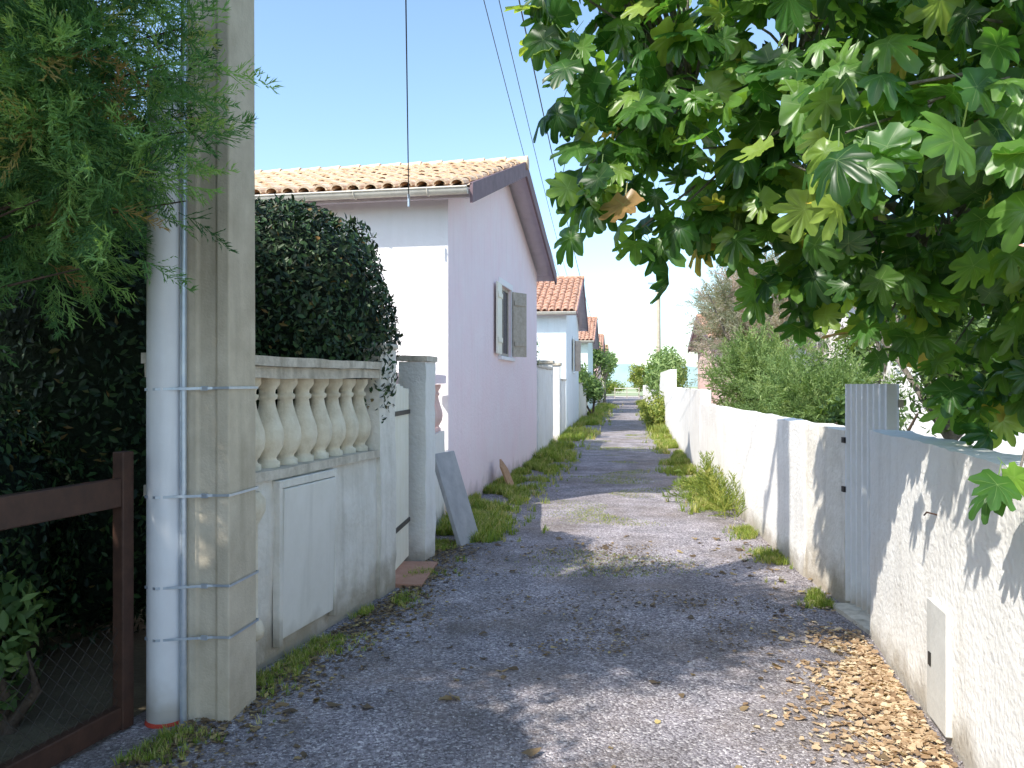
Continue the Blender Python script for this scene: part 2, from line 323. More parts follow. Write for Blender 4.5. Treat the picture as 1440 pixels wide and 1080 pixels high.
m=MB(); m.tube([(-.205,-.13,.0),(-.205,-.13,1.5),(-.2,-.13,3.05)],.088,22); bevel(m.build('cable_duct',pvc,pole),.004)
m=MB(); m.tube([(-.1,-.165,.0),(-.1,-.165,1.5),(-.095,-.16,3.9)],.016,10); m.build('narrow_conduit',zinc,pole)
m=MB(); m.lathe([(.092,0),(.095,.012),(.089,.025)],(-.205,-.13,.005),18); m.build('duct_collar',redm,pole)
for z in (.42,.66,1.08,1.58):
    m=MB(); k=1-z*.015; hx,hy=.121*k,.146*k; pts=[(-.297,-.13),(-.275,-.195),(-.205,-.222),(-.14,-.2),(-.09,-.185),(hx*.3,-hy-.004),(hx,-hy-.004),(hx+.004,-hy),(hx+.004,hy),(-hx,hy+.004),(-.205,-.04),(-.27,-.065)]
    n=len(pts); vs=[(x,y,z+dz+.02*(x)) for dz in (-.006,.006) for x,y in pts]
    m.add(vs,[(i,(i+1)%n,n+(i+1)%n,n+i) for i in range(n)]); m.box(-.015,.015,-hy-.018,-hy-.006,z-.01,z+.01)
    m.build('strap',zinc,pole)
# ------------------------------------------------------------ brown gate
g0=(-1.78,3.7); g1=(-2.22,2.17); ga=rot_at(g1,g0); gl=math.dist(g0,g1)
gate=thing('metal_gate','dark brown metal frame gate with wire netting beside the concrete pole','gate',(g1[0],g1[1],0),ga)
m=MB(); m.box(-.03,.03,gl-.07,gl,.02,1.29); bevel(m.build('post',rust,gate),.006)
m=MB(); m.box(-.03,.03,0,.06,.02,1.29); bevel(m.build('post',rust,gate),.006)
m=MB(); m.box(-.025,.025,.06,gl-.07,1.04,1.17); bevel(m.build('top_rail',rust,gate),.006)
m=MB(); m.box(-.025,.025,.06,gl-.07,.03,.13); bevel(m.build('bottom_rail',rust,gate),.006)
m=MB()
for k in range(-14,26):
    y0=k*.075
    for sg in (1,-1):
        a=y0 if sg==1 else y0+.35; b=y0+.35 if sg==1 else y0
        za,zb=.13,.5; pa=[a,za]; pb=[b,zb]; dz=(zb-za)/(b-a)
        for p in (pa,pb):
            if p[0]<.06: p[1]+= (.06-p[0])*dz; p[0]=.06
            if p[0]>gl-.07: p[1]+= (gl-.07-p[0])*dz; p[0]=gl-.07
        if .12<pa[1]<.51 and .12<pb[1]<.51: m.tube([(0,pa[0],pa[1]),(0,pb[0],pb[1])],.0012,4,cap=False)
m.build('wire_netting',netm,gate)
# ------------------------------------------------------------ balustrade wall
b0=(-1.43,4.27); b1=(-.95,6.07); ba=rot_at(b0,b1)
bal=thing('balustrade_wall','weathered white low wall topped with cast stone balusters behind the pole','wall',(b0[0],b0[1],0),ba)
m=MB(); m.rough(-.2,0,-.5,1.86,-.05,1.06,.08,.013); m.build('base_wall',old_wall,bal)
m=MB(); m.rough(-.23,.03,-.5,1.66,1.062,1.115,.08,.006); m.build('plinth',stone2,bal)
m=MB(); m.rough(-.22,.02,-.5,1.66,1.635,1.70,.08,.006); m.rough(-.24,.045,-.5,1.66,1.702,1.755,.08,.006); m.build('handrail',stone2,bal)
prof=[(.074,0),(.074,.03),(.056,.04),(.052,.055),(.066,.075),(.09,.12),(.097,.17),(.092,.22),(.068,.29),(.05,.35),(.044,.39),(.057,.4),(.06,.42),(.046,.43),(.048,.45),(.07,.48),(.074,.49),(.074,.52)]
for k in range(11):
    m=MB(); m.lathe(prof,(-.1,-.42+k*.198,1.115),18); m.build('baluster',stone,bal)
m=MB(); m.rough(-.24,.03,1.665,1.95,-.05,1.86,.08,.011); m.build('end_pier',old_wall,bal)
m=MB(); m.box(-.26,.05,1.65,1.97,1.863,1.905); bevel(m.build('pier_cap',stone2,bal),.015)
m=MB(); m.box(.012,.035,.3,.92,.14,1.0,0,Matrix.Rotation(R(1.5),4,'Y')); bevel(m.build('cover_board',board,bal),.004)
m=MB()
for a in ((.262,.298,.1,1.05),(.922,.958,.1,1.05),(.298,.922,1.003,1.05)): m.box(.002,.05,*a)
bevel(m.build('board_frame',old_wall,bal),.006)
m=MB(); m.lathe([(.03,0),(.06,.02),(.065,.06),(.05,.1),(.03,.12),(.028,.62),(.05,.66),(.07,.7),(.07,.76),(.04,.8)],(.03,.02,.22),14); m.build('half_column',stone,bal)
# cream gate
c0=(-.93,6.2); c1=(-.88,7.0)
cg=thing('wooden_gate','narrow cream slatted gate with black strap hinges beside the rough white pillar','gate',(c0[0]-.02,c0[1],0),rot_at(c0,c1))
for k in range(6):
    m=MB(); m.box(-.02,.0,.02+k*.125,.02+k*.125+.118,.1,1.58+.02*math.sin(k)); bevel(m.build('slat',cream,cg),.004)
for z in (.42,1.36):
    m=MB(); m.box(.001,.012,.0,.77,z-.018,z+.018); m.build('strap_hinge',black,cg)
m=MB(); m.box(-.12,.25,.0,.8,-.02,.045); bevel(m.build('threshold',terracotta,cg),.006)
pil=thing('gate_pillar','rough square white gate pillar with thin flat cap by the cream gate','pillar',(-.86,7.22,0),R(-14))
m=MB(); m.rough(-.13,.13,-.13,.13,-.05,1.80,.065,.012,seed=3.3); bevel(m.build('shaft',white_wall,pil),.012)
m=MB(); m.rough(-.145,.145,-.145,.145,1.803,1.85,.06,.006); m.build('cap',stone2,pil)
# low wall to house
w0=(-.88,7.4); w1=(-.8,9.5)
lw=thing('low_wall','low white wall with rose stone balusters between white pillar and pink house','wall',(w0[0],w0[1],0),rot_at(w0,w1))
m=MB(); m.rough(-.2,0,0,2.05,-.05,1.05,.12,.008); m.build('base_wall',white_wall,lw)
m=MB(); m.rough(-.22,.02,0,2.05,1.6,1.7,.1,.005); m.build('handrail',pink_wall,lw)
for k in range(9):
    m=MB(); m.lathe([(r,z*1.04) for r,z in prof],(-.1,.12+k*.225,1.055),12); m.build('baluster',rose_wall,lw)
# leaning slab & plank
sl=MB(); 
A=Vector((-.49,7.72,.02)); B=Vector((-.32,8.12,.02)); up1=Vector((-.27,.03,.9)); nn=(B-A).cross(up1).normalized()*-.045
sl.add([A,B,B+up1,A+up1,A+nn,B+nn,B+up1+nn,A+up1+nn],[(0,1,2,3),(7,6,5,4),(0,4,5,1),(1,5,6,2),(2,6,7,3),(3,7,4,0)])
tag(bevel(sl.build('concrete_slab',slabm),.008),'grey rectangular slab leaning on the wall just past the rough white pillar','slab')
s2=MB(); A=Vector((-.02,11.9,.02)); B=Vector((.05,12.25,.02)); up1=Vector((-.16,.0,.4)); nn=Vector((-.03,.01,0))
s2.add([A,B,B+up1*.7,A.lerp(B,.5)+up1*1.1,A+up1*.85]+[p+nn for p in (A,B,B+up1*.7,A.lerp(B,.5)+up1*1.1,A+up1*.85)],[(0,1,2,3,4),(9,8,7,6,5)]+[(k,5+k,5+(k+1)%5,(k+1)%5) for k in range(5)])
tag(s2.build('broken_plank',orangewood),'small broken orange brown plank leaning at the foot of the pink house','plank')
# ------------------------------------------------------------ houses
def tiles(mb,x0,x1,yA,zA,yB,zB,cw=.21,rl=.36,seed=1):
    r=random.Random(seed); d=Vector((0,yB-yA,zB-zA)); Ln=d.length; d/=Ln; nr=Vector((0,-d.z,d.y)); 
    if nr.z<0: nr=-nr
    nc=int((x1-x0)/cw); rows=int(Ln/rl)+1; base=Vector((0,yA,zA))
    mb.add([(x0,yA,zA),(x1,yA,zA),(x1,yB,zB),(x0,yB,zB)],[(0,1,2,3)])
    for c in range(nc):
        xc=x0+cw*(c+.5)
        for q in range(rows):
            a=q*rl-.03; b=min(a+rl+.05,Ln); jx=r.uniform(-.01,.01); jz=r.uniform(-.005,.01)
            vs=[]
            for t,rr,lift in ((a,.088,.03),(b,.07,.008)):
                for k in range(7):
                    an=math.pi*k/6; vs.append(base+d*t+nr*(rr*.8*math.sin(an)+lift+jz)+Vector((xc+jx+rr*math.cos(an),0,0)))
            for k in range(7):
                an=math.pi*k/6; vs.append(base+d*a+nr*(.068*.8*math.sin(an)+.022+jz)+Vector((xc+jx+.07*math.cos(an),0,0)))
            mb.add(vs,[(k,k+1,8+k,7+k) for k in range(6)]+[(k+1,k,14+k,15+k) for k in range(6)])
        xm=xc+cw/2
        vs=[]
        for t in (-.02,Ln):
            for k in range(5):
                an=math.pi*k/4; vs.append(base+d*t+nr*(.04-.03*math.sin(an))+Vector((xm+.06*math.cos(an),0,0)))
        mb.add(vs,[(k,k+1,6+k,5+k) for k in range(4)])
def house(label,p,slope,W,Ln,ze,zr,wm,fm,tm,win=True,sh=(cream,greywood),ov=.3,seed=1,group=None):
    h=thing('house',label,'house',(p[0],p[1],0),-math.atan(slope),group)
    mid=Ln/2; m=MB()
    m.add([(-W,0,-.1),(0,0,-.1),(0,0,ze),(-W,0,ze)],[(0,1,2,3)],1)
    m.add([(-W,Ln,-.1),(0,Ln,-.1),(0,Ln,ze),(-W,Ln,ze)],[(3,2,1,0)],0)
    y0,y1,z0,z1=(3.15,4.15,2.05,3.2); rc=.07
    for x,s in ((0,1),(-W,-1)):
        q=[(0,y0,-.1,ze),(y1,Ln,-.1,ze),(y0,y1,-.1,z0),(y0,y1,z1,ze)] if (win and x==0) else [(0,Ln,-.1,ze)]
        for a,b,c,d in q: m.add([(x,a,c),(x,b,c),(x,b,d),(x,a,d)],[(0,1,2,3)],0)
        m.add([(x,0,ze),(x,Ln,ze),(x,mid,zr)],[(0,1,2)],0)
    if win:
        m.add([(0,y0,z0),(-rc,y0,z0),(-rc,y0,z1),(0,y0,z1)],[(0,1,2,3)],0); m.add([(0,y1,z0),(-rc,y1,z0),(-rc,y1,z1),(0,y1,z1)],[(3,2,1,0)],0)
        m.add([(0,y0,z1),(-rc,y0,z1),(-rc,y1,z1),(0,y1,z1)],[(0,1,2,3)],0); m.add([(0,y0,z0),(-rc,y0,z0),(-rc,y1,z0),(0,y1,z0)],[(3,2,1,0)],0)
    m.build('wall',[wm,fm],h)
    if win:
        f=MB()
        for a in ((y0,y0+.05,z0,z1),(y1-.05,y1,z0,z1),(y0+.05,y1-.05,z0,z0+.06),(y0+.05,y1-.05,z1-.05,z1),((y0+y1)/2-.015,(y0+y1)/2+.015,z0+.06,z1-.05)): f.box(-.065,-.04,*a)
        w=f.build('window',greywood,h)
        f=MB(); f.add([(-.055,y0,z0),(-.055,y1,z0),(-.055,y1,z1),(-.055,y0,z1)],[(0,1,2,3)]); f.build('pane',glass,w)
        f=MB(); f.box(-.04,.06,y0-.1,y1+.1,z0-.06,z0-.003); bevel(f.build('sill',fm,w),.006)
        f=MB()
        for a in ((y0-.1,y0-.002,z0-.002,z1+.1),(y1+.002,y1+.1,z0-.002,z1+.1),(y0-.002,y1+.002,z1+.002,z1+.1)): f.box(.001,.018,*a)
        f.build('surround',fm,w)
        def shutter(hy,ang,mat,sg,wd):
            M=Matrix.Translation((.03,hy,0))@Matrix.Rotation(ang,4,'Z'); f=MB()
            f.box(-.015,.015,0 if sg>0 else -wd,wd if sg>0 else 0,z0+.02,z1-.02,0,M)
            for zz in (z0+.2,z1-.25): f.box(.016,.032,(.02 if sg>0 else -wd+.02),(wd-.02 if sg>0 else -.02),zz,zz+.08,0,M)
            bevel(f.build('shutter',mat,h),.004)
        shutter(y0-.01,R(3),sh[0],-1,.46); shutter(y1+.01,R(-30),sh[1],1,.36)
    k=(zr-ze)/mid; zo=ze-k*ov+.1; zt=zr+.1
    m=MB(); xr=.36; tiles(m,-W-xr,xr,-ov,zo,mid,zt,seed=seed); tiles(m,-W-xr,xr,Ln+ov,zo,mid,zt,seed=seed+1)
    n=int((W+2*xr)/.36)
    for i in range(n):
        a=-W-xr+i*.36; m.tube([(a,mid,zt+.0),(a+.4,mid,zt+.015)],[.1,.115],10,cap=True)
    rf=m.build('roof',tm,h)
    m=MB()
    for sy in (1,-1):
        f=(lambda y:y) if sy==1 else (lambda y:Ln-y)
        m.add([(-W-xr+.02,f(-ov+.01),zo-.03),(xr-.02,f(-ov+.01),zo-.03),(xr-.02,mid,zt-.03),(-W-xr+.02,mid,zt-.03)],[(0,1,2,3)])
    m.build('soffit',soff,h)
    for x in (xr-.015,-W-xr-.015):
        for sy in (1,-1):
            f=(lambda y:y) if sy==1 else (lambda y:Ln-y)
            m=MB(); a,b=-ov-.02,mid
            vs=[(x+dx,f(y),z) for dx in (0,.035) for y,z in ((a,zo-.2),(b,zt-.2),(b,zt+.035),(a,zo+.035))]
            m.add(vs,[(0,1,2,3),(7,6,5,4),(0,4,5,1),(1,5,6,2),(2,6,7,3),(3,7,4,0)]); m.build('bargeboard',mauve,h)
    for sy in (1,-1):
        f=(lambda y:y) if sy==1 else (lambda y:Ln-y)
        m=MB(); m.box(-W-xr+.03,xr-.02,min(f(-ov+.02),f(-ov+.045)),max(f(-ov+.02),f(-ov+.045)),zo-.13,zo-.01); m.build('fascia',soff,h)
        m=MB(); vs=[]
        for x in (-W-xr+.03,xr-.03):
            for kk in range(9):
                an=math.pi+math.pi*kk/8; vs.append((x,f(-ov-.055+.065*math.cos(an)),zo-.03+.075*math.sin(an)))
        m.add(vs,[(q,q+1,10+q,9+q) for q in range(8)],0,True); m.add(vs[:9],[list(range(9))]); m.add(vs[9:],[list(range(9))])
        m.tube([(-W-xr+.03,f(-ov-.12),zo-.03),(xr-.03,f(-ov-.12),zo-.03)],.012,6)
        for q in range(int(W/.9)):
            xx=xr-.5-q*.9; m.tube([(xx,f(-ov-.055+.07*math.cos(math.pi+math.pi*w/6)),zo-.03+.08*math.sin(math.pi+math.pi*w/6)) for w in range(7)],.008,5)
        m.build('gutter',gutter_m,h)
    return h
h1=house('large pink gabled house with pale tiled roof nearest along the lane',(-.77,9.6),.184,9,7.1,3.9,5.1,pink_wall,pale_wall,tile_pale,seed=3)
h2=house('pale blue gabled house with orange tiled roof, second along the lane',(1.7,25),.14,9,7,3.88,5.25,blue_wall,blue_wall,tile_or,seed=5)
h3=house('pale green gabled house with orange tiled roof beyond the pale blue one',(3.95,41.5),.14,9,7,3.88,5.2,green_wall,green_wall,tile_or,win=False,seed=8)
h4=house('rose coloured small distant house beyond the pale green one',(6.15,57),.14,8,7,3.88,5.2,rose_wall,rose_wall,tile_or,win=False,seed=11)
h5=house('cream house farthest down the lane on the pink house side',(8.4,73),.14,8,7,3.88,5.2,cream_wall,cream_wall,tile_or,win=False,seed=12)
house('pale house behind the fig tree and corrugated door',(12.3,10.5),.1,7,7,3.0,3.9,pale_wall,pale_wall,tile_or,win=False,seed=14)
house('rose walled house half hidden behind the grey leaved tree',(13.4,24),.14,7,7,3.0,3.9,rose_wall,rose_wall,tile_or,win=False,seed=16)
def aerial(label,x,y,z0,z1):
    t=thing('roof_aerial',label,'aerial',(x,y,z0)); m=MB(); m.tube([(0,0,0),(0,0,z1-z0)],.02,6); m.build('mast',zinc,t)
    m=MB(); m.tube([(-.5,0,z1-z0-.1),(.5,0,z1-z0-.1)],.012,5)
    for k in range(6): m.tube([(-.45+k*.18,-.25,z1-z0-.1),(-.45+k*.18,.25,z1-z0-.1)],.008,4)
    m.build('array',zinc,t)
aerial('thin television aerial on roof of pale blue house',-.0,28.6,5.2,6.6)
aerial('small television aerial on roof of the rose distant house',5.6,60.5,5.1,7.2)
def wall(label,p,q,h,t,mat,side,cap=None,name='wall',amp=.008,step=.14,group=None,cat='wall'):
    L=math.dist(p,q); o=thing('boundary_wall',label,cat,(p[0],p[1],0),rot_at(p,q),group)
    x0,x1=(0,t) if side>0 else (-t,0); m=MB(); m.rough(x0,x1,0,L,-.05,h,step,amp,seed=p[1]); m.build('wall_body',mat,o)
    if cap: m=MB(); m.rough(x0-.025,x1+.025,0,L,h+.004,h+.05,step,amp*.6,seed=p[1]); m.build('coping',cap,o)
    return o,L
wall('short white wall just beyond the pink house',(.56,17.0),(1.0,20),1.95,.2,white_wall,-1,stone2)
for nm,(x,y) in (('square white gatepost ending the wall past the pink house',(1.03,20.25)),('square white gatepost before the pale blue house',(1.35,22.4))):
    o=thing('gatepost',nm,'gatepost',(x,y,0),R(-8)); m=MB(); m.rough(-.35,0,-.17,.17,-.05,2.1,.12,.006); m.build('shaft',white_wall,o); m=MB(); m.box(-.39,.04,-.21,.21,2.11,2.2); bevel(m.build('cap',stone2,o),.02)
wall('white wall joining the pale blue house',(1.4,22.6),(1.66,24.6),1.7,.2,white_wall,-1,stone2)
wall('cream wall between pale blue and pale green houses',(2.75,32.4),(3.9,41),1.6,.2,cream_wall,-1,stone2,step=.4)
wall('distant low wall past the pale green house',(5.05,49),(6.1,56.6),1.5,.2,white_wall,-1,None,step=.5)
wall('farthest low wall before the cream house',(7.2,64.5),(8.3,72.6),1.5,.2,cream_wall,-1,None,step=.5)
n0=(1.16,0.0); n1=(2.24,4.98)
nw,nL=wall('nearest white rendered wall with dappled leaf shadows under the fig tree',n0,n1,1.31,.2,white_wall,1,None,amp=.013,step=.08)
m=MB(); yl=math.hypot(3.5-0,.216*3.5); m.box(-.024,.02,yl-.04,yl+.24,.06,.6); bevel(m.build('meter_cover',panelm,nw),.004)
m=MB(); m.box(-.03,-.0245,yl+.17,yl+.2,.3,.36); m.build('cover_latch',black,nw)
m=MB(); m.tube([(-.0,yl+.15,1.0),(-.045,yl+.16,1.01),(-.045,yl+.2,.99)],.004,6); m.build('rusty_hook',rust,nw)
wall('darker wall stub beside the white corrugated door',(2.385,5.71),(2.41,6.55),1.275,.22,old_wall,1,None,amp=.014,step=.08)  # stub gets a darker render than the walls either side
wall('long low white wall beyond the corrugated door',(2.40,6.555),(3.14,13.3),1.27,.18,white_wall,1,None,amp=.012,step=.12)
wall('taller white wall following the long low one',(3.14,13.32),(4.76,23.9),1.5,.18,white_wall,1,None,amp=.01,step=.2)
wall('far white wall under the overhanging green shrub',(4.76,23.92),(6.4,35),2.05,.18,white_wall,1,None,step=.3)
wall('most distant wall on the fig tree side',(6.4,35.1),(12.5,76),1.5,.18,white_wall,1,None,step=.8)
# corrugated door
d0=(2.43,5.06); d1=(2.405,5.7); dl=math.dist(d0,d1)
cd=thing('corrugated_door','white corrugated metal door between the two near white walls','door',(d0[0],d0[1],0),rot_at(d0,d1))
m=MB(); vs=[];n=80
for k in range(n+1):
    y=dl*k/n; ph=(y/.08)%1; x=.03*(1 if ph<.3 else (1-(ph-.3)/.2*2 if ph<.5 else (-1 if ph<.8 else -1+(ph-.8)/.2*2)))
    vs+=[(x,y,.06),(x,y,1.6)]
m.add(vs,[(2*k,2*k+2,2*k+3,2*k+1) for k in range(n)]); m.build('sheet',corr,cd)
m=MB()
for z in (.15,.8,1.45): m.box(.03,.06,0,dl,z,z+.05)
m.build('brace',greywood,cd)
for z in (.85,1.2):
    m=MB(); m.box(-.045,-.03,dl-.03,dl+.01,z-.02,z+.02); m.build('hinge',black,cd)
m=MB(); m.rough(2.26,2.6,5.0,5.68,-.05,.04,.1,.006); o=tag(m.build('door_step',stone2),'grey concrete step under the corrugated door','step')
# ------------------------------------------------------------ overhead wires
def wire(label,a,b,sag,r=.008,group='overhead cables'):
    a=Vector(a);b=Vector(b); pts=[]
    for k in range(41):
        t=k/40; p=a.lerp(b,t); p.z-=4*sag*t*(1-t); pts.append(p)
    m=MB(); m.tube(pts,r,5); o=m.build('overhead_wire',wire_m); return tag(o,label,'cable',group)
pc=Vector((-1.41,3.86,0)); rotm=Matrix.Rotation(R(-8),3,'Z')
def ins(x): return pc+rotm@Vector((x,-.2,7.42))
wire('leftmost slack cable running down the lane to the far roofs',ins(.3),(3.55,45,5.6),.9,.006)
wire('middle cable of the three running down the lane',ins(.45),(3.9,45,5.5),.75,.006)
wire('rightmost thicker cable sagging over the pink gable and down the lane',ins(.62),(4.6,45,5.0),.55,.01)
wire('single cable dropping straight to the gutter of the pink house',ins(.92),(-1.2,9.25,3.75),.1,.007)
m=MB(); m.tube([(-1.2,9.25,3.66),(-1.2,9.25,3.8)],.014,8)
tag(m.build('cable_clamp',zinc),'small cable clamp hanging below the pink house gutter','clamp')
fp=thing('utility_pole','slender distant pole rising above the wall on the fig tree side','utility pole',(6.9,37.5,0)); m=MB(); m.tube([(0,0,0),(0,0,6.7)],[.13,.08],10); m.build('shaft',concrete,fp); m=MB(); m.box(-.5,.5,-.04,.04,6.3,6.38); m.build('crossarm',zinc,fp)
# ------------------------------------------------------------ vegetation
def blob(c,r,n,k,flat=None,seed=0,shell=.25,sub=.5):
    g=np.random.default_rng(seed); c=np.array(c,float); r=np.array(r,float)
    u=nrm(g.normal(size=(k,3))); sc=c+u*r*(1-sub)*g.uniform(.5,1.05,(k,1)); rr=r*sub*g.uniform(.75,1.15,(k,1))
    w=g.integers(0,k,n); v=nrm(g.normal(size=(n,3))); rad=1-shell*g.random((n,1))**1.5*1.6
    P=sc[w]+v*rr[w]*rad; Nn=v+nrm(P-c)*.5
    ok=P[:,2]>.02
    return P[ok],Nn[ok]
def shrub(label,c,r,n,size,mat,seed,k=14,cat='shrub',name='shrub',group=None,tm=smallleaf,stem=True,shell=.35,sub=.5,stemm=brownbark):
    o=thing(name,label,cat,(c[0],c[1],0),0,group)
    P,Nn=blob((0,0,c[2]),r,n,k,seed=seed,shell=shell,sub=sub); n=len(P)
    if tm is smallleaf: scatter('foliage',tm,P,nrm(Nn)+rv(n,.45),rv(n)+[0,0,.4],size*rng.uniform(.7,1.3,n),mat,o)
    else: scatter('foliage',tm,P,rv(n),nrm(Nn)+rv(n,.3)+[0,0,.7],size*rng.uniform(.7,1.3,n),mat,o)
    if stem:
        m=MB(); g=random.Random(seed)
        for q in range(5):
            e=Vector((g.uniform(-.7,.7)*r[0],g.uniform(-.7,.7)*r[1],c[2]+g.uniform(-.2,.5)*r[2])); m.tube([(g.uniform(-.05,.05),g.uniform(-.05,.05),-.02),e*.5+Vector((g.uniform(-.1,.1),0,0)),e],[.035,.025,.01],6)
        m.build('stem',stemm,o)
    return o
def clipped(label,c,r,n,size,mat,seed,p=3.2,name='clipped_bush',limit=None,zmin=.05,wend=99):
    o=thing(name,label,'bush',(c[0],c[1],0)); g=np.random.default_rng(seed)
    def shape(v,s):
        k=(np.abs(v)**p).sum(1,keepdims=True)**(-1/p); P=v*k
        nz=np.array([noise.noise(Vector(q*2.6)) for q in P])[:,None]; P=P*(1+.1*nz)*s
        P=P*np.array(r)+np.array([0,0,c[2]])
        P[:,2]=np.maximum(P[:,2],zmin)
        if limit:
            w=P[:,1]+c[1]; lim=Lx(w)-limit-c[0]; low=(P[:,2]<1.76)&(w<wend); P[low,0]=np.minimum(P[low,0],lim[low])
            edge=(w>=wend)&(P[:,2]<1.3); P[edge,0]=np.minimum(P[edge,0],lim[edge])
        return P
    v=nrm(g.normal(size=(n,3))); P=shape(v,1-.16*g.random((n,1))**2); ok=P[:,2]>zmin+.01; P=P[ok]; vv=v[ok]; n=len(P)
    scatter('foliage',smallleaf,P,vv+rv(n,.6),rv(n)+[0,0,.6],size*rng.uniform(.6,1.3,n),mat,o)
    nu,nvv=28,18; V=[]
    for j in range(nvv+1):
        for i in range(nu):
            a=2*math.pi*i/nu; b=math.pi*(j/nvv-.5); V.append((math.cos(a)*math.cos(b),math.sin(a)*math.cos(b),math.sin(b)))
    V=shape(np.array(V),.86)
    m=MB(); m.add(V.tolist(),[(j*nu+i,j*nu+(i+1)%nu,(j+1)*nu+(i+1)%nu,(j+1)*nu+i) for j in range(nvv) for i in range(nu)],0,True); m.build('dark_shade_core',inner,o)  # solid dark core painted as interior shade, fills gaps between leaves
    m=MB(); 
    for q in range(5):
        e=Vector((g.uniform(-.5,.5)*r[0],g.uniform(-.5,.5)*r[1],c[2]+.3*r[2])); m.tube([(0,0,-.02),e*.5,e],[.05,.035,.012],6)
    m.build('stem',brownbark,o)
    return o
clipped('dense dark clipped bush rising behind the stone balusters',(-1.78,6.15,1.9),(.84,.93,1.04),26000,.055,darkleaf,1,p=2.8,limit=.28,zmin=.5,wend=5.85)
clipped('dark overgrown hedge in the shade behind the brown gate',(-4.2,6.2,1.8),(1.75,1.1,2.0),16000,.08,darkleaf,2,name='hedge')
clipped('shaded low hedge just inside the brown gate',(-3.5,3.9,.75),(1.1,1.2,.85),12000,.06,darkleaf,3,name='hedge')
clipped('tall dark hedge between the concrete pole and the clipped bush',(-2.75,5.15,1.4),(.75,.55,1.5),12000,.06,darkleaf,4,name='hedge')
clipped('tall unseen hedge added beside the lane to shade its foreground',(-3.45,.5,2.3),(.95,1.9,2.35),7000,.11,darkleaf,5,name='hedge')  # stands out of view, added to cast the foreground shade
shrub('small green ivy shrub low behind the brown gate netting',(-2.35,3.7,.4),(.22,.4,.4),500,.09,midleaf,31,k=10)
# tamarisk
tam=thing('tamarisk_tree','feathery green tamarisk tree overhanging the concrete pole and brown gate','tree',(-3.3,4.1,0))
m=MB()
for q in range(9):
    e=Vector((random.uniform(-.6,1.2),random.uniform(-2.2,.4),random.uniform(3,5)))
    mid=e*.5+Vector((0,0,.2)); m.tube([(0,0,-.05),(mid.x*.4,mid.y*.4,1.2),mid,e],[.1,.07,.045,.01],7)
for q in range(14):
    e=Vector((random.uniform(1.5,2.1),random.uniform(-1.15,-.75),random.uniform(2.0,3.4))); s=Vector((.6,-.6,e.z-.3)); m.tube([s,s.lerp(e,.5)+Vector((0,0,.08)),e],[.009,.007,.003],5)
m.build('trunk',brownbark,tam)
def inframe_ok(P): d=P[:,1]; return (d>2.5)|(P[:,0]<-.8*d-.35)|(P[:,2]>1.8+.56*d)
P1,N1=blob((-2.7,3.55,3.05),(1.3,1.1,1.5),4800,26,seed=5,shell=.5,sub=.42)
P2,N2=blob((-2.9,2.5,4.7),(1.6,1.9,1.4),3000,24,seed=6,shell=.5,sub=.45)  # crown mass above the frame, added as a shadow caster
P3,N3=blob((-1.62,3.12,2.85),(.56,.35,.9),560,18,seed=8,shell=.8,sub=.35)
P=np.concatenate([P1,P2,P3]); Nn=np.concatenate([N1,N2,N3])
ok=inframe_ok(P)&(P[:,2]>1.82)&(P[:,1]>.2); P=P[ok]; Nn=Nn[ok]; n=len(P)
scatter('foliage',sprays,P-np.array([-3.3,4.1,0]),rv(n)+[0,-.3,.6],nrm(Nn)*.9+rv(n,.35)+[.2,0,.35],rng.uniform(.16,.32,n),tam_m,tam)
Pa,_=blob((-3.0,3.9,3.5),(1.2,1.1,1.6),9000,16,seed=7,shell=.9,sub=.5); Pb,_=blob((-2.3,2.7,4.75),(1.35,1.5,.95),17000,24,seed=9,shell=.9,sub=.5)  # Pb is a dense unseen overhead mass added to shade the lane
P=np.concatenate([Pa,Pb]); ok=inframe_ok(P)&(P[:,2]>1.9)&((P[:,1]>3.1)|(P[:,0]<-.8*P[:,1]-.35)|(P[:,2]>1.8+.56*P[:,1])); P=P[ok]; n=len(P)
scatter('inner_and_shading_foliage',smallleaf,P-np.array([-3.3,4.1,0]),rv(n),rv(n),.13,darkleaf,tam)
# fig tree
FD=3.8
poly_px=[(750,-330),(775,-60),(780,10),(810,60),(850,55),(850,150),(845,225),(868,275),(900,315),(930,325),(965,305),(995,290),(1050,305),(1090,345),(1120,400),(1155,445),(1210,485),(1265,510),(1330,535),(1385,575),(1450,605),(1600,620),(1850,500),(2000,100),(1900,-330)]
poly=np.array([((x-720)/F*FD,H+(540-y)/F*FD) for x,y in poly_px])
def inpoly(p):
    x,y=p; c=False; j=len(poly)-1
    for i in range(len(poly)):
        xi,yi=poly[i]; xj,yj=poly[j]
        if (yi>y)!=(yj>y) and x<(xj-xi)*(y-yi)/(yj-yi)+xi: c=not c
        j=i
    return c
def edged(p):
    a=poly; b=np.roll(poly,-1,0); ab=b-a; t=np.clip(((p-a)*ab).sum(1)/(ab**2).sum(1),0,1); return np.linalg.norm(a+ab*t[:,None]-p,axis=1).min()
fig=thing('fig_tree','large fig tree with broad lobed leaves hanging over the lane and near walls','tree',(3.35,4.4,0))
fo=Vector((3.35,4.4,0)); limbs=[]; m=MB()
trunkpts=[Vector((0,0,-.05)),Vector((-.05,0,.9)),Vector((-.2,-.05,1.7))]; m.tube(trunkpts,[.16,.13,.12],10)
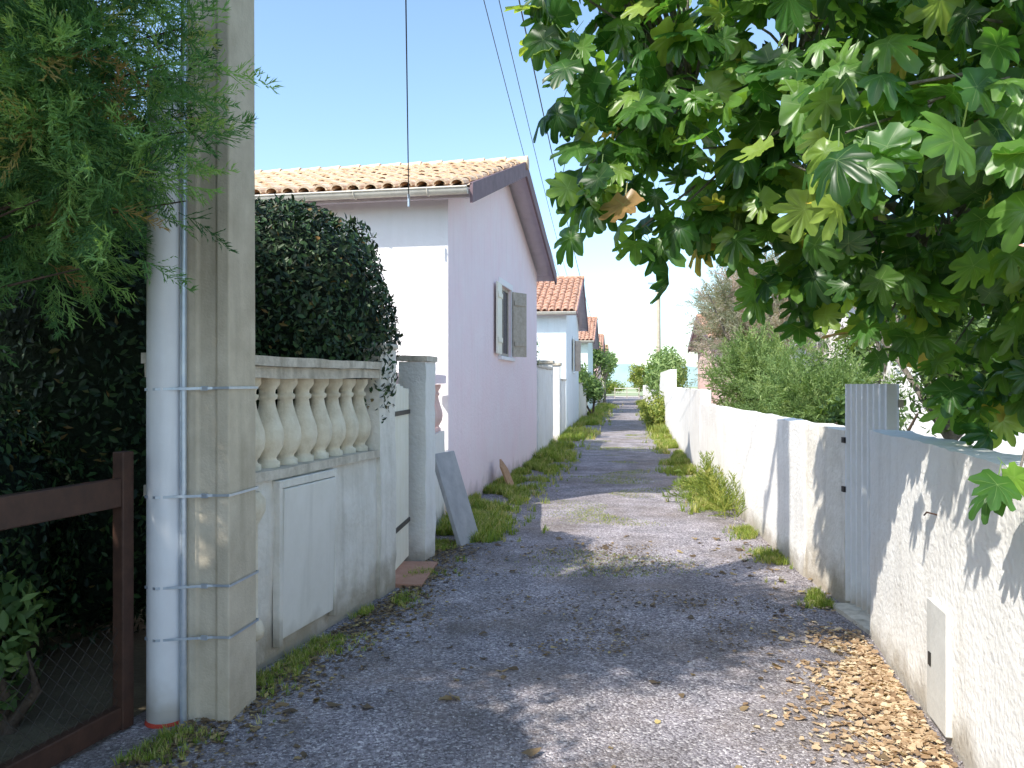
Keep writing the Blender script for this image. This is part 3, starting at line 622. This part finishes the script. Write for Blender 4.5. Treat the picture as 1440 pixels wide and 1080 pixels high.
for e in [(-2.1,-.2,2.7),(-2.4,-.2,3.1),(-1.9,-.3,3.2),(-1.1,-.3,2.4),(-.6,-.3,3.3),(.3,-.4,3.2),(-1.5,.3,3.3),(-.9,-1.2,2.8),(.7,-.7,2.5),(-1.7,.1,2.6)]:
    e=Vector(e); s=trunkpts[-1]; c=s.lerp(e,.5)+Vector((random.uniform(-.15,.15),random.uniform(0,.25),.35)); pts=[(s*(1-t)**2+c*2*t*(1-t)+e*t*t) for t in [k/8 for k in range(9)]]
    m.tube(pts,[.05*(1-.8*k/8) for k in range(9)],7); limbs+=pts[2:]
cl=[]
while len(cl)<450:
    p=np.array([rng.uniform(-.2,4.4),rng.uniform(1.2,4.5)])
    if not inpoly(p): continue
    ed=edged(p); s=min(1.25,.12+ed*1.0)
    d=FD+.1+rng.uniform(-s,s)
    q=Vector((p[0],d,p[1]))
    if q.x>1.9 and q.z<1.5: continue
    cl.append(q)
for k in range(46):
    d=rng.uniform(2.25,3.1); cl.append(Vector((rng.uniform(.95,2.3),d,rng.uniform(2.15,3.4))))
cl+= [Vector((1.66,2.62,1.27)),Vector((.25,3.9,3.4)),Vector((.33,3.7,3.15)),Vector((.36,3.9,2.65)),Vector((.45,3.7,2.5)),Vector((.62,3.8,2.35)),Vector((.3,3.8,2.85)),Vector((2.35,3.8,1.5))]
LP=[];LN=[];LT=[];LS=[]; sun_n=np.array([-.45,-.6,.6])
for q in cl:
    loc=q-fo; near=min(limbs,key=lambda l:(l-loc).length); k=near.lerp(loc,.5)+Vector((0,0,.08)); 
    small=(abs(q.y-2.62)<.001)
    if rng.random()<.6 or small: m.tube([near,k,loc],[.01,.008,.004],5,cap=False)
    for _ in range(4 if small else int(rng.integers(6,10))):
        o=nrm(rng.normal(size=3))*rng.uniform(.04,.1 if small else .2); LP.append(np.array(loc)+o); LN.append(sun_n+rng.normal(size=3)*.55); t=o*3+np.array([-.1,-.15,-.6])+rng.normal(size=3)*.4; LT.append(t); LS.append(rng.uniform(.12,.235)*(.7 if small else 1))
m.build('trunk',bark,fig)
LS=np.array(LS)
scatter('foliage',figs,LP,LN,LT,LS,fig_m,fig,smooth=True)
# far/right vegetation
shrub('broad soft green shrub spilling behind the long low wall',(4.0,10.5,1.2),(.95,1.4,.95),1300,.3,softleaf,41,k=26,sub=.4,shell=.5,tm=fatsprays)
shrub('green shrub behind low wall next to the darker stub',(3.5,8.0,1.0),(.6,.9,.9),3500,.08,midleaf,42,k=18,sub=.42,shell=.5)
shrub('feathery pale green shrub topping the wall where it turns taller',(4.2,13.8,1.5),(.8,1.4,1.1),1100,.35,softleaf,43,k=24,sub=.4,shell=.5,tm=fatsprays)
def tree(label,c,r,h0,n,size,mat,seed,k=20,tm=smallleaf,bk=bark,shell=.6,sub=.4,name='tree'):
    o=thing(name,label,'tree',(c[0],c[1],0)); g=random.Random(seed); m=MB(); zc=c[2]
    m.tube([(0,0,-.05),(.05,0,h0*.6),(0,.05,h0)],[.1*r[0]/1.5+.04,.08,.07],8)
    for q in range(11):
        e=Vector((g.uniform(-.8,.8)*r[0],g.uniform(-.8,.8)*r[1],zc+g.uniform(-.4,.85)*r[2])); s=Vector((0,.05,h0)); cc=s.lerp(e,.5)+Vector((0,0,.1)); m.tube([s,cc,e],[.05,.03,.008],6)
    m.build('trunk',bk,o)
    P,Nn=blob((0,0,zc),r,n,k,seed=seed,shell=shell,sub=sub); n=len(P)
    if tm is smallleaf: scatter('crown',tm,P,nrm(Nn)+rv(n,.6),rv(n)+[0,0,.2],size*rng.uniform(.6,1.3,n),mat,o)
    else: scatter('crown',tm,P,rv(n),nrm(Nn)+rv(n,.4)+[0,0,.5],size*rng.uniform(.6,1.3,n),mat,o)
    return o
tree('tall wispy grey green tree behind the long low wall',(4.55,15.0,2.9),(1.3,1.3,1.75),1.2,950,.42,greyleaf,51,k=40,sub=.28,shell=.8,tm=sprays)
tree('thin pale grey tree standing further back than the wispy one',(5.6,18.5,2.9),(1.2,1.2,1.8),1.2,4500,.1,greyleaf,52,k=30,sub=.3,shell=.8)
tree('bushy green tree deep behind the fig foliage',(5.6,11.5,2.4),(1.2,1.3,1.6),1.2,8000,.1,midleaf,53,k=26)
tree('dark green tree behind the corrugated door',(4.6,8.3,2.0),(1.1,1.1,1.1),1.0,6000,.1,midleaf,59,k=24)
shrub('green creeper mound hanging over the far white wall',(6.4,33,1.9),(.9,2.8,1.5),4500,.17,softleaf,44,k=24)
shrub('yellow green bush growing against the far white wall',(5.2,28.5,.6),(.6,1.6,.85),2800,.12,yelleaf,45,k=14)
shrub('green shrub in the yard just beyond the pink house',(.05,19.6,2.4),(.75,1.3,1.25),5500,.1,midleaf,46,k=18)
shrub('dark shrub beside the gatepost before the pale blue house',(.7,22.8,1.6),(.6,.8,1.0),2500,.1,darkleaf,47)
shrub('tall green shrub overhanging wall past the pale blue house',(2.85,36.2,1.7),(.8,2.2,1.3),3500,.16,midleaf,48)
shrub('green shrub before the pale green house wall',(4.0,39.6,1.2),(.8,1.4,1.1),2200,.16,midleaf,49)
tree('rounded dark green tree among the far houses',(5.3,52.5,3.2),(1.4,2,1.8),1.6,2600,.24,midleaf,54)
tree('distant bushy tree near the end of the lane',(7.9,68,3.2),(1.4,2,1.8),1.8,2400,.3,softleaf,55)
tree('distant yellow green tree standing beyond the lane end',(15.6,98,2.3),(2.0,2.5,2.0),1.4,2600,.35,yelleaf,56)
tree('distant darker tree at the lane end by the pale gate',(10.2,93,2.2),(1.6,2.5,2.0),1.4,2600,.35,softleaf,57)
tree('far rounded tree behind the most distant wall',(16.5,84,3.0),(2.4,2.5,2.4),1.8,2600,.4,softleaf,58)
shrub('pale green thicket closing the view past the field gate',(13.6,125,1.0),(5.5,3,1.6),4000,.4,yelleaf,60,k=26)
# end gate
eg=thing('field_gate','distant pale barred gate closing the end of the lane','gate',(11.1,86,0),R(-4))
for x in (0,1.3,2.6):
    m=MB(); m.box(x-.04,x+.04,-.04,.04,0,1.25); m.build('post',greywood,eg)
for z in (.25,.7,1.1):
    m=MB(); m.box(.05,1.25,-.025,.025,z,z+.06); m.box(1.35,2.55,-.025,.025,z,z+.06); m.build('rail',cream,eg)
# ------------------------------------------------------------ ground stuff
def gp(n,dfun,xfun):
    d=dfun(n); x=xfun(n,d); return np.stack([x,d,np.full(n,.02)],1)
def grass(label,P,size,mat=grass_m,name='grass',flatten=.6):
    n=len(P); o=scatter(name,tufts,P,np.tile(up,(n,1))+rv(n,.12),rv(n),size*rng.uniform(.5,1.3,n),mat); return tag(o,label,'grass',kind='stuff')
def clump(P,f,th,s=1.3):
    v=np.array([noise.noise(Vector((p[0]*s+f,p[1]*s,f))) for p in P]); return P[v>th]
P=gp(8500,lambda n:rng.uniform(8.3,16.4,n),lambda n,d:Lx(d)+.02+np.abs(rng.normal(0,.3,n)))
grass('bright green grass along the foot of the pink house',clump(P,3,-.15,1.6),.13)
P=gp(900,lambda n:rng.uniform(7.9,9.5,n),lambda n,d:Lx(d)+.3+np.abs(rng.normal(0,.2,n)))
grass('green grass clump around the leaning grey slab',P,.12)
P=gp(2600,lambda n:rng.uniform(3.3,8,n),lambda n,d:Lx(d)+.05+np.abs(rng.normal(0,.14,n)))
grass('sparse weeds along the balustrade wall and pole',clump(P,7,.12,2.2),.055)
P=gp(7500,lambda n:rng.uniform(16,60,n),lambda n,d:Lx(d)+.02+np.abs(rng.normal(0,.22,n))*(1+.02*d))
grass('grass verge along the far houses',clump(P,9,-.1,.5),.26,grass_m)
P=gp(6500,lambda n:rng.uniform(8.6,24,n),lambda n,d:Rx(d)-.03-np.abs(rng.normal(0,.22,n)))
grass('grass and weeds along the long low wall',clump(P,12,.02,1.1),.15)
P=gp(1500,lambda n:rng.uniform(5.6,8.8,n),lambda n,d:Rx(d)-.03-np.abs(rng.normal(0,.12,n)))
grass('low weeds at foot of the wall near the corrugated door',clump(P,15,0.08,1.6),.07)
P=gp(2500,lambda n:rng.uniform(24,70,n),lambda n,d:Rx(d)-.03-np.abs(rng.normal(0,.25,n)))
grass('far verge grass on the fig tree side',P,.3,yelleaf)
P=gp(30000,lambda n:rng.uniform(6.5,26,n),lambda n,d:(Lx(d)+Rx(d))/2+.15+rng.normal(0,.42,n))
P=clump(P,21,.1,.8); n=len(P)
grass('thin mossy grass down the middle of the lane',P,.024)
P=gp(60,lambda n:rng.uniform(9.2,11.8,n),lambda n,d:Rx(d)-.05-np.abs(rng.normal(0,.12,n)))
n=len(P); tag(scatter('weeds',sprays,P,rv(n)+[0,0,.01],np.tile(up,(n,1))+rv(n,.18),rng.uniform(.35,.65,n),yelleaf),'tall pale weeds against the long low wall','weeds',kind='stuff')
def litter(label,P,size,mat,name='fallen_leaves'):
    n=len(P); P=P.copy(); P[:,2]=.026+rng.uniform(0,.008,n); o=scatter(name,crumples,P,np.tile(up,(n,1))+rv(n,.14),rv(n),size*rng.uniform(.35,1.4,n),mat); return tag(o,label,'fallen leaves',kind='stuff')
P=gp(4600,lambda n:3.2+2.6*rng.random(n),lambda n,d:Rx(d)-.04-np.abs(rng.normal(0,.24,n)))
keep=rng.random(len(P))<np.clip(1.15-np.abs(P[:,1]-4.0)*.9,.05,1); litter('dry tan leaves piled at foot of nearest white wall',clump(P[keep],4,-.25,1.8),.031,dry_m)
P=gp(260,lambda n:rng.uniform(3.2,8.2,n),lambda n,d:Lx(d)+.1+(Rx(d)-Lx(d))*rng.random(n)); litter('scattered dead fig leaves on the gravel lane',clump(P,5,-.12,1.2),.05,dryd_m)
P=gp(3200,lambda n:rng.uniform(4.6,7.8,n),lambda n,d:(Lx(d)+Rx(d))/2+.3+rng.normal(0,.6,n)); litter('small brown leaf fragments in middle of lane',clump(P,2,-.05,1.5),.018,dryd_m)
P=gp(3200,lambda n:rng.uniform(3.2,8,n),lambda n,d:Lx(d)+.08+np.abs(rng.normal(0,.2,n))); litter('brown leaf crumbs along the balustrade wall',P,.024,dryd_m)
P=gp(18000,lambda n:3+9*rng.random(n)**1.7,lambda n,d:Lx(d)+.05+(Rx(d)-Lx(d)-.05)*rng.random(n)); n=len(P); P[:,2]=.02
o=scatter('gravel_stones',pebbles,P,np.tile(up,(n,1))+rv(n,.5),rv(n),rng.uniform(.006,.018,n),stones_m); tag(o,'loose grey stones on the lane','gravel',kind='stuff')
# ------------------------------------------------------------ light, sky, camera
hx_,hy_=.75,.661; EL=R(47)
v=Vector((hx_*math.cos(EL),hy_*math.cos(EL),-math.sin(EL)))
sd=bpy.data.lights.new('sun','SUN'); sd.energy=5.8; sd.angle=R(.5); sd.color=(1,.95,.86)
so=bpy.data.objects.new('sun',sd); C.objects.link(so); so.rotation_euler=v.to_track_quat('-Z','Y').to_euler()
w=bpy.data.worlds.new('World'); bpy.context.scene.world=w; w.use_nodes=True; nt=w.node_tree; nt.nodes.clear(); N=nt.nodes.new; Lk=nt.links.new
out=N('ShaderNodeOutputWorld'); bg=N('ShaderNodeBackground'); bg.inputs[1].default_value=.15
sk=N('ShaderNodeTexSky'); sk.sky_type='NISHITA'; sk.sun_disc=False; sk.sun_elevation=EL; sk.sun_rotation=math.atan2(-hx_,-hy_); sk.air_density=1.0; sk.dust_density=1.0; sk.ozone_density=2.0
tc=N('ShaderNodeTexCoord'); sp=N('ShaderNodeSeparateXYZ'); Lk(tc.outputs['Generated'],sp.inputs[0])
vm=N('ShaderNodeVectorMath'); vm.operation='MULTIPLY'; vm.inputs[1].default_value=(2.1,2.2,2.12); Lk(sk.outputs[0],vm.inputs[0])
mp=N('ShaderNodeMapping'); mp.inputs['Scale'].default_value=(1.5,1.5,9); ns=N('ShaderNodeTexNoise'); ns.inputs['Scale'].default_value=2.2; ns.inputs['Detail'].default_value=7
Lk(tc.outputs['Generated'],mp.inputs[0]); Lk(mp.outputs[0],ns.inputs['Vector'])
rr=ramp(N,[(.45,(0,0,0)),(.8,(.35,.35,.35))]); Lk(ns.outputs[0],rr.inputs[0])
hz=ramp(N,[(0,(1,1,1)),(.3,(0,0,0))]); Lk(sp.outputs[2],hz.inputs[0])
ml=N('ShaderNodeMath'); ml.operation='MULTIPLY'; Lk(rr.outputs[0],ml.inputs[0]); Lk(hz.outputs[0],ml.inputs[1])
mx=N('ShaderNodeMix'); mx.data_type='RGBA'; Lk(ml.outputs[0],mx.inputs[0]); Lk(vm.outputs[0],mx.inputs[6]); mx.inputs[7].default_value=(6,6.3,6.6,1)
Lk(mx.outputs[2],bg.inputs[0]); Lk(bg.outputs[0],out.inputs[0])
cam=bpy.data.cameras.new('camera'); co=bpy.data.objects.new('camera',cam); C.objects.link(co); co.location=(0,0,H); co.rotation_euler=(R(90),0,0)
cam.sensor_width=36; cam.lens=F/1440*36; cam.clip_end=3000; cam.clip_start=.05
sc=bpy.context.scene; sc.camera=co; sc.view_settings.view_transform='Standard'; sc.view_settings.look='None'; sc.view_settings.exposure=0
